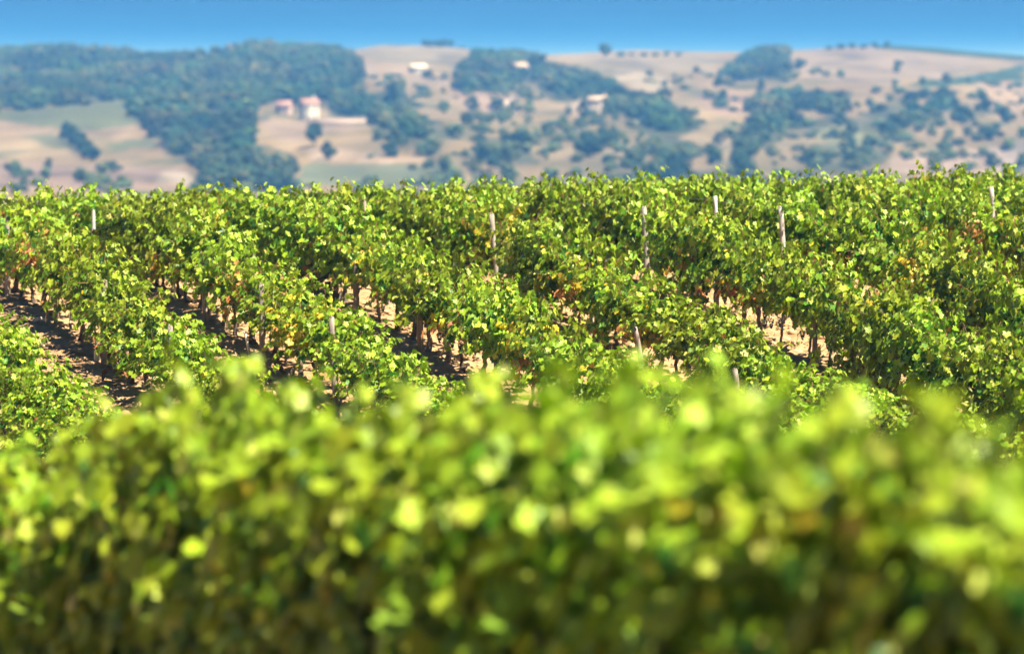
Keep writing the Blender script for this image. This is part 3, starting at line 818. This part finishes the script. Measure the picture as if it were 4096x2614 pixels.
CROWN = {'round': [crown(500 + i) for i in range(5)], 'cone': [crown(520 + i, 'cone', 1.4) for i in range(2)], 'column': [crown(530, 'column', 1.0)]}
CROWN_ME = {k: [mesh_np("crown", V, F, M_tree, C) for V, F, C in L] for k, L in CROWN.items()}
CROWN_ME['bush'] = [mesh_np("crown", V, F, M_tree, C * b * np.array([1.35, 1, .9])) for (V, F, C), b in zip(CROWN['round'], [1.3, 1.8, 2.3, 2.8, 3.4])]
def trunk_me():
    m = MB(); m.tube([(0, 0, -.05), (.01, 0, .15), (0, .01, .35), (.01, 0, .55)], [.045, .035, .03, .015], 7, (.09, .07, .055), .1, rng=random.Random(4))
    m.tube([(0, 0, .25), (.12, .04, .42), (.2, .06, .55)], [.022, .016, .008], 5, (.09, .07, .055)); m.tube([(0, 0, .28), (-.11, -.05, .45), (-.18, -.04, .58)], [.022, .016, .008], 5, (.09, .07, .055))
    return m.mesh("tree_trunk", M_bark)
TR_ME = trunk_me()
rt = random.Random(21)
def tree(u, v, h, wid, kind, lab, group, name="hill_tree", world=None):
    x, y = world if world else hit(u * K, v * K)
    root = thing(name, lab, "tree", (x, y, float(H(x, y)) - .1), rt.uniform(0, 6.28), group)
    c = link("crown", rt.choice(CROWN_ME[kind]), root); c.scale = (wid, wid, h)
    t_ = link("trunk", TR_ME, root); t_.scale = (wid * .9, wid * .9, h)
    return root
G1 = "single trees on the far hillside"
for a in [(1562, 258, 13, 11, 'cone', "tall pointed conifer standing alone below the cream field on the hillside"),
          (1422, 137, 8, 8.5, 'round', "round dark tree standing alone on the skyline right of centre"),
          (155, 118, 9, 5, 'cone', "small pointed tree breaking the skyline at the upper left"),
          (304, 124, 8, 6, 'round', "round tree at the right end of the left skyline wood"),
          (272, 124, 7, 4, 'cone', "slim dark tree next to the round one on the left skyline"),
          (600, 108, 8, 10, 'round', "wide tree crowning the highest wooded hump on the skyline"),
          (1790, 218, 9, 5, 'cone', "slim pointed tree at the top edge of the right hand wood"),
          (1880, 164, 6, 6.5, 'round', "round tree just right of the skyline clump on the right"),
          (2365, 292, 7, 6.5, 'round', "round dark tree at the right edge of the hillside"),
          (2310, 275, 10, 7, 'round', "tall dark tree left of the round one at the right edge"),
          (2262, 295, 8, 9, 'round', "broad dark tree below the green field strip on the right"),
          (2330, 330, 6, 9, 'round', "low wide bush above the pale quarry on the right"),
          (1975, 300, 6, 5, 'round', "small dark tree at the edge of the pale green field"),
          (2085, 330, 7, 6, 'round', "dark tree at the lower right corner of the pale green field"),
          (1372, 285, 8, 5, 'round', "dark tree beside the pale bank in the middle of the hill"),
          (1110, 262, 6, 6, 'round', "round bush on the bare pink slope below the central wood"),
          (1168, 262, 6, 6.5, 'round', "round bush next to the low pale house on the slope"),
          (930, 260, 12, 6, 'round', "tall dark tree left of the bare central slope"),
          (920, 368, 5, 6, 'round', "lone bush at the end of the lower pale field"),
          (1150, 405, 9, 10, 'round', "large dark tree low on the hill above the centre vines"),
          (1385, 370, 9, 10, 'round', "large dark tree on the lower slope right of centre"),
          (1418, 350, 8, 6, 'round', "smaller dark tree beside the large one on the lower slope"),
          (1225, 350, 7, 8, 'round', "green tree at the foot of the curved wood edge"),
          (2225, 195, 4.5, 5, 'round', "small bush under the green field strip at the right"),
          (1700, 250, 7, 5, 'round', "small dark tree on the tan slope left of the right hand wood"),
          (2110, 160, 4, 6, 'round', "small bush on the upper tan field at the right"),
          (1690, 205, 5, 6, 'round', "small tree on the tan field below the skyline clump"),
          (1640, 175, 4, 5, 'round', "tiny bush at the edge of the tan top field"),
          (760, 250, 9, 9, 'round', "dark tree right behind the white house with the red roof"),
          (705, 262, 8, 6, 'round', "dark tree standing between the two red roofed houses"),
          (1010, 190, 5, 7, 'round', "green bush below the pale top house"),
          (1265, 170, 10, 11, 'round', "big dark tree right of the cream house by the central wood"),
          (740, 345, 8, 7, 'round', "green tree left of the lower pale field"),
          (770, 375, 6, 5, 'round', "small tree at the left end of the lower pale field")]:
    tree(*a, G1)
for i in range(7):
    tree(1000 + i * 15, 110 + i * .6, rt.uniform(3, 5.5), rt.uniform(4, 5), 'round', "one of the small dark trees in a line on the skyline left of centre", "line of small trees on the skyline")
for i in range(6):
    tree(1460 + i * 27, 133, rt.uniform(2, 3), rt.uniform(5, 7), 'round', "one of the low hedge bushes along the top of the tan ridge field", "hedge bushes on the ridge field")
for i in range(6):
    tree(1950 + i * 27, 118 - i, rt.uniform(2.5, 4), rt.uniform(4, 6), 'round', "one of the low bushes along the right hand skyline", "bushes on the right skyline")
for i in range(8):
    tree(158 + i * 8, 326 + i * 7.5, rt.uniform(5, 7), rt.uniform(5, 6.5), 'round', "one of the dark trees in the diagonal hedge across the left field", "trees of the diagonal hedge on the left")
def wood(lab, dens, poly):
    P = []; us = [p[0] for p in poly]; vv = [p[1] for p in poly]
    pts = [hit(min(max(a, -60), 2460) * K, b * K) for a, b in poly]
    x0, x1 = min(p[0] for p in pts) - 10, max(p[0] for p in pts) + 10; y0, y1 = min(p[1] for p in pts) - 30, max(p[1] for p in pts) + 30
    y1 = min(y1, 2215)
    st = 6.8; gx, gy = np.meshgrid(np.arange(x0, x1, st), np.arange(y0, y1, st * 1.25)); gx = gx.ravel() + rng.uniform(-3, 3, gx.size); gy = gy.ravel() + rng.uniform(-4, 4, gy.size)
    gz = H(gx, gy); u, v = proj(gx, gy, gz)
    hh = rng.uniform(4.2, 7.6, gx.size); hp = hh * FPX / gy / K; uu = u / K + 6 * vnoise(gx / 18, gy / 36, 8)
    k = inpoly(uu, v / K - .12 * hp, poly) & inpoly(uu, v / K - .85 * hp, poly) & (rng.random(gx.size) < dens) & (fbm(gx / 16, gy / 40, 99, 3) > -.52 + (.9 - dens) * 1.4)
    gap = inpoly(uu, v / K - 8, [(425, 100), (560, 98), (600, 118), (560, 142), (430, 134)]) & (rng.random(gx.size) < .75)
    k &= ~gap; hh = hh[k]
    gx, gy, gz = gx[k], gy[k], gz[k]; vs = []; fs = []; cs = []; n = 0
    for x, y, z, h in zip(gx, gy, gz, hh):
        V, F, C = CROWN['round'][rng.integers(0, 5)]
        if rng.random() < .05: V, F, C = CROWN['cone'][rng.integers(0, 2)]
        wd = rng.uniform(5.2, 8.2); a = rng.uniform(0, 6.28); ca, sa = math.cos(a), math.sin(a)
        W = np.stack([(V[:, 0] * ca - V[:, 1] * sa) * wd + x, (V[:, 0] * sa + V[:, 1] * ca) * wd + y, V[:, 2] * h + z - .8], 1)
        vs.append(W); fs.append(F + n); n += len(W); cs.append(C * max(.35, 1.3 + .95 * float(vnoise(x / 17, y / 42, 55)) + rng.uniform(-.35, .35)) * np.array([1.3 + .75 * float(vnoise(x / 14, y / 35, 56)), 1.05, 1]))
    if vs: tag(link("woodland", mesh_np("woodland", np.concatenate(vs), np.concatenate(fs), M_tree, np.concatenate(cs))), lab, "woodland", kind='stuff')
for wd_ in WOODS: wood(*wd_)
# scrub that nobody could count between the fields
vs = []; fs = []; cs = []; n = 0
for i in range(5200):
    u = rng.uniform(-20, 2430); v = rng.uniform(205, 445)
    if u < 860 and v < 385: continue
    if rng.random() > .25 + .75 * (v - 205) / 240: continue
    if vnoise(u / 70, v / 22, 33) + .5 * vnoise(u / 25, v / 9, 34) < .22: continue
    r_ = ray(u * K, v * K); y = 900 + 1300 * (445 - v) / 330 + rng.uniform(-60, 60); x = r_[0] * y
    V, F, C = CROWN['round'][rng.integers(0, 5)]; h = rng.uniform(1.2, 4.2); wd = rng.uniform(2, 6)
    vs.append(V * np.array([wd, wd, h]) + np.array([x, y, float(H(x, y)) - .4])); fs.append(F + n); n += len(V); cs.append(C * rng.uniform(1.6, 3.6) * np.array([rng.uniform(1.1, 1.7), 1, .9]))
tag(link("scrub", mesh_np("scrub", np.concatenate(vs), np.concatenate(fs), M_tree, np.concatenate(cs))), "blue-green scrub scattered over the lower hillside between the fields", "scrub", kind='stuff')
# bushes dotted over the lower slopes
ZN = [("one of the many small bushes dotted over the lower centre slope", "bushes on the lower centre slope", (860, 1720), (300, 432), 36),
      ("one of the many small bushes dotted over the lower right slope", "bushes on the lower right slope", (1900, 2408), (300, 405), 26),
      ("one of the few small bushes dotted over the lower left field", "bushes on the lower left field", (20, 450), (395, 435), 6),
      ("one of the loose bushes on the bare slope below the central wood", "bushes below the central wood", (880, 1460), (215, 300), 24)]
for lab, grp, ux, vx, m in ZN:
    for i in range(m):
        u, v = rt.uniform(*ux), rt.uniform(*vx)
        tree(u, v, rt.uniform(2.5, 5.5), rt.uniform(3, 6.5), 'bush', lab, grp, "hill_bush")

# ------------------------------------------------------------------ houses on the hill
def house(u, v, wx, wy, hz, rh, wallc, roofc, rz, lab, name="farmhouse", chimney=True):
    x, y = hit(u * K, v * K); z = float(H(x, y))
    root = thing(name, lab, "house", (x, y, z), rz)
    m = MB(); a, b = wx / 2, wy / 2
    m.add([(-a, -b, -2), (a, -b, -2), (a, b, -2), (-a, b, -2), (-a, -b, hz), (a, -b, hz), (a, b, hz), (-a, b, hz), (-a, 0, hz + rh), (a, 0, hz + rh)],
          [[0, 1, 5, 4], [2, 3, 7, 6], [1, 2, 6, 5], [3, 0, 4, 7], [5, 6, 9], [7, 4, 8]], wallc)
    link("wall", m.mesh("wall", M_plaster), root)
    m = MB(); o = .4; t = .18; k = rh / b
    for s in (-1, 1):
        e = -(b + o) * s
        V = [(-a - o, e, hz - o * k + .05), (a + o, e, hz - o * k + .05), (a + o, 0, hz + rh + .05), (-a - o, 0, hz + rh + .05)]
        V += [(p[0], p[1], p[2] + t) for p in V]
        m.add(V, [[0, 1, 2, 3], [4, 5, 6, 7], [0, 1, 5, 4], [1, 2, 6, 5], [3, 0, 4, 7]], roofc)
    rf = link("roof", m.mesh("roof", M_tile), root)
    if chimney:
        m = MB(); m.box((a * .5, -.3, hz + rh - .3), (a * .5 + .6, .3, hz + rh + 1.1), wallc); link("chimney", m.mesh("chimney", M_plaster), rf)
    nwin = max(2, int(wx / 2.6))
    for st in range(max(1, int(hz / 2.8))):
        for i in range(nwin):
            cx = -a + wx * (i + .5) / nwin; m = MB(); zz = 1.0 + st * 2.7
            door = st == 0 and i == nwin // 2
            if door: m.box((cx - .5, -b - .04, 0), (cx + .5, -b + .02, 2.1), (.10, .07, .05)); link("door", m.mesh("door", M_wood), root)
            else: m.box((cx - .45, -b - .04, zz), (cx + .45, -b + .02, zz + 1.2), (.07, .08, .10)); link("window", m.mesh("window", M_white), root)
CREAM, ROSE, RED = (.50, .47, .40), (.36, .26, .21), (.26, .15, .12)
house(727, 284, 6.0, 5.5, 6.2, 1.7, CREAM, RED, .35, "tall white house with a red tiled roof below the left wood")
house(668, 268, 5.5, 5, 3.2, 1.6, ROSE, RED, -.2, "small pink house left of the tall white one", chimney=False)
house(982, 172, 7, 5, 2.6, 1.2, (.31, .29, .24), (.55, .48, .36), .3, "low cream house alone on the upper bare slope")
house(1222, 180, 6, 6, 4.6, 1.6, (.50, .43, .32), (.34, .26, .19), .5, "ochre house at the edge of the central dark wood")
house(1188, 262, 9, 5.5, 2.8, 1.2, (.50, .44, .40), (.40, .32, .27), .2, "long low pale house on the bare pink slope")
house(1408, 250, 8, 5, 2.6, 1.2, (.52, .44, .34), (.42, .33, .24), -.1, "low straw coloured farm building right of the central wood")
# long low wall under the white house
x, y = hit(790 * K, 290 * K)
m = MB(); m.box((-11, -.3, -1), (11, .3, 1.6), (.36, .28, .23)); m.box((-11.1, -.38, 1.6), (11.1, .38, 1.75), (.40, .32, .27))
o = link("garden_wall", m.mesh("garden_wall", M_plaster)); o.location = (x, y, float(H(x, y))); tag(o, "long low pinkish wall right of the tall white house", "wall")

# ------------------------------------------------------------------ air
m, n, l, out = new_mat("haze_air")
pv = n.new("ShaderNodeVolumePrincipled")
pv.inputs['Color'].default_value = (.13, .42, 1.0, 1)
pv.inputs['Absorption Color'].default_value = (1, 1, 1, 1)
pv.inputs['Density'].default_value = 0.00020
pv.inputs['Anisotropy'].default_value = 0.0
l.new(pv.outputs['Volume'], out.inputs['Volume'])
b = MB(); b.box((-1500, -90, -32), (1500, 3600, 160))
tag(link("haze", b.mesh("haze", m)), kind='stuff')
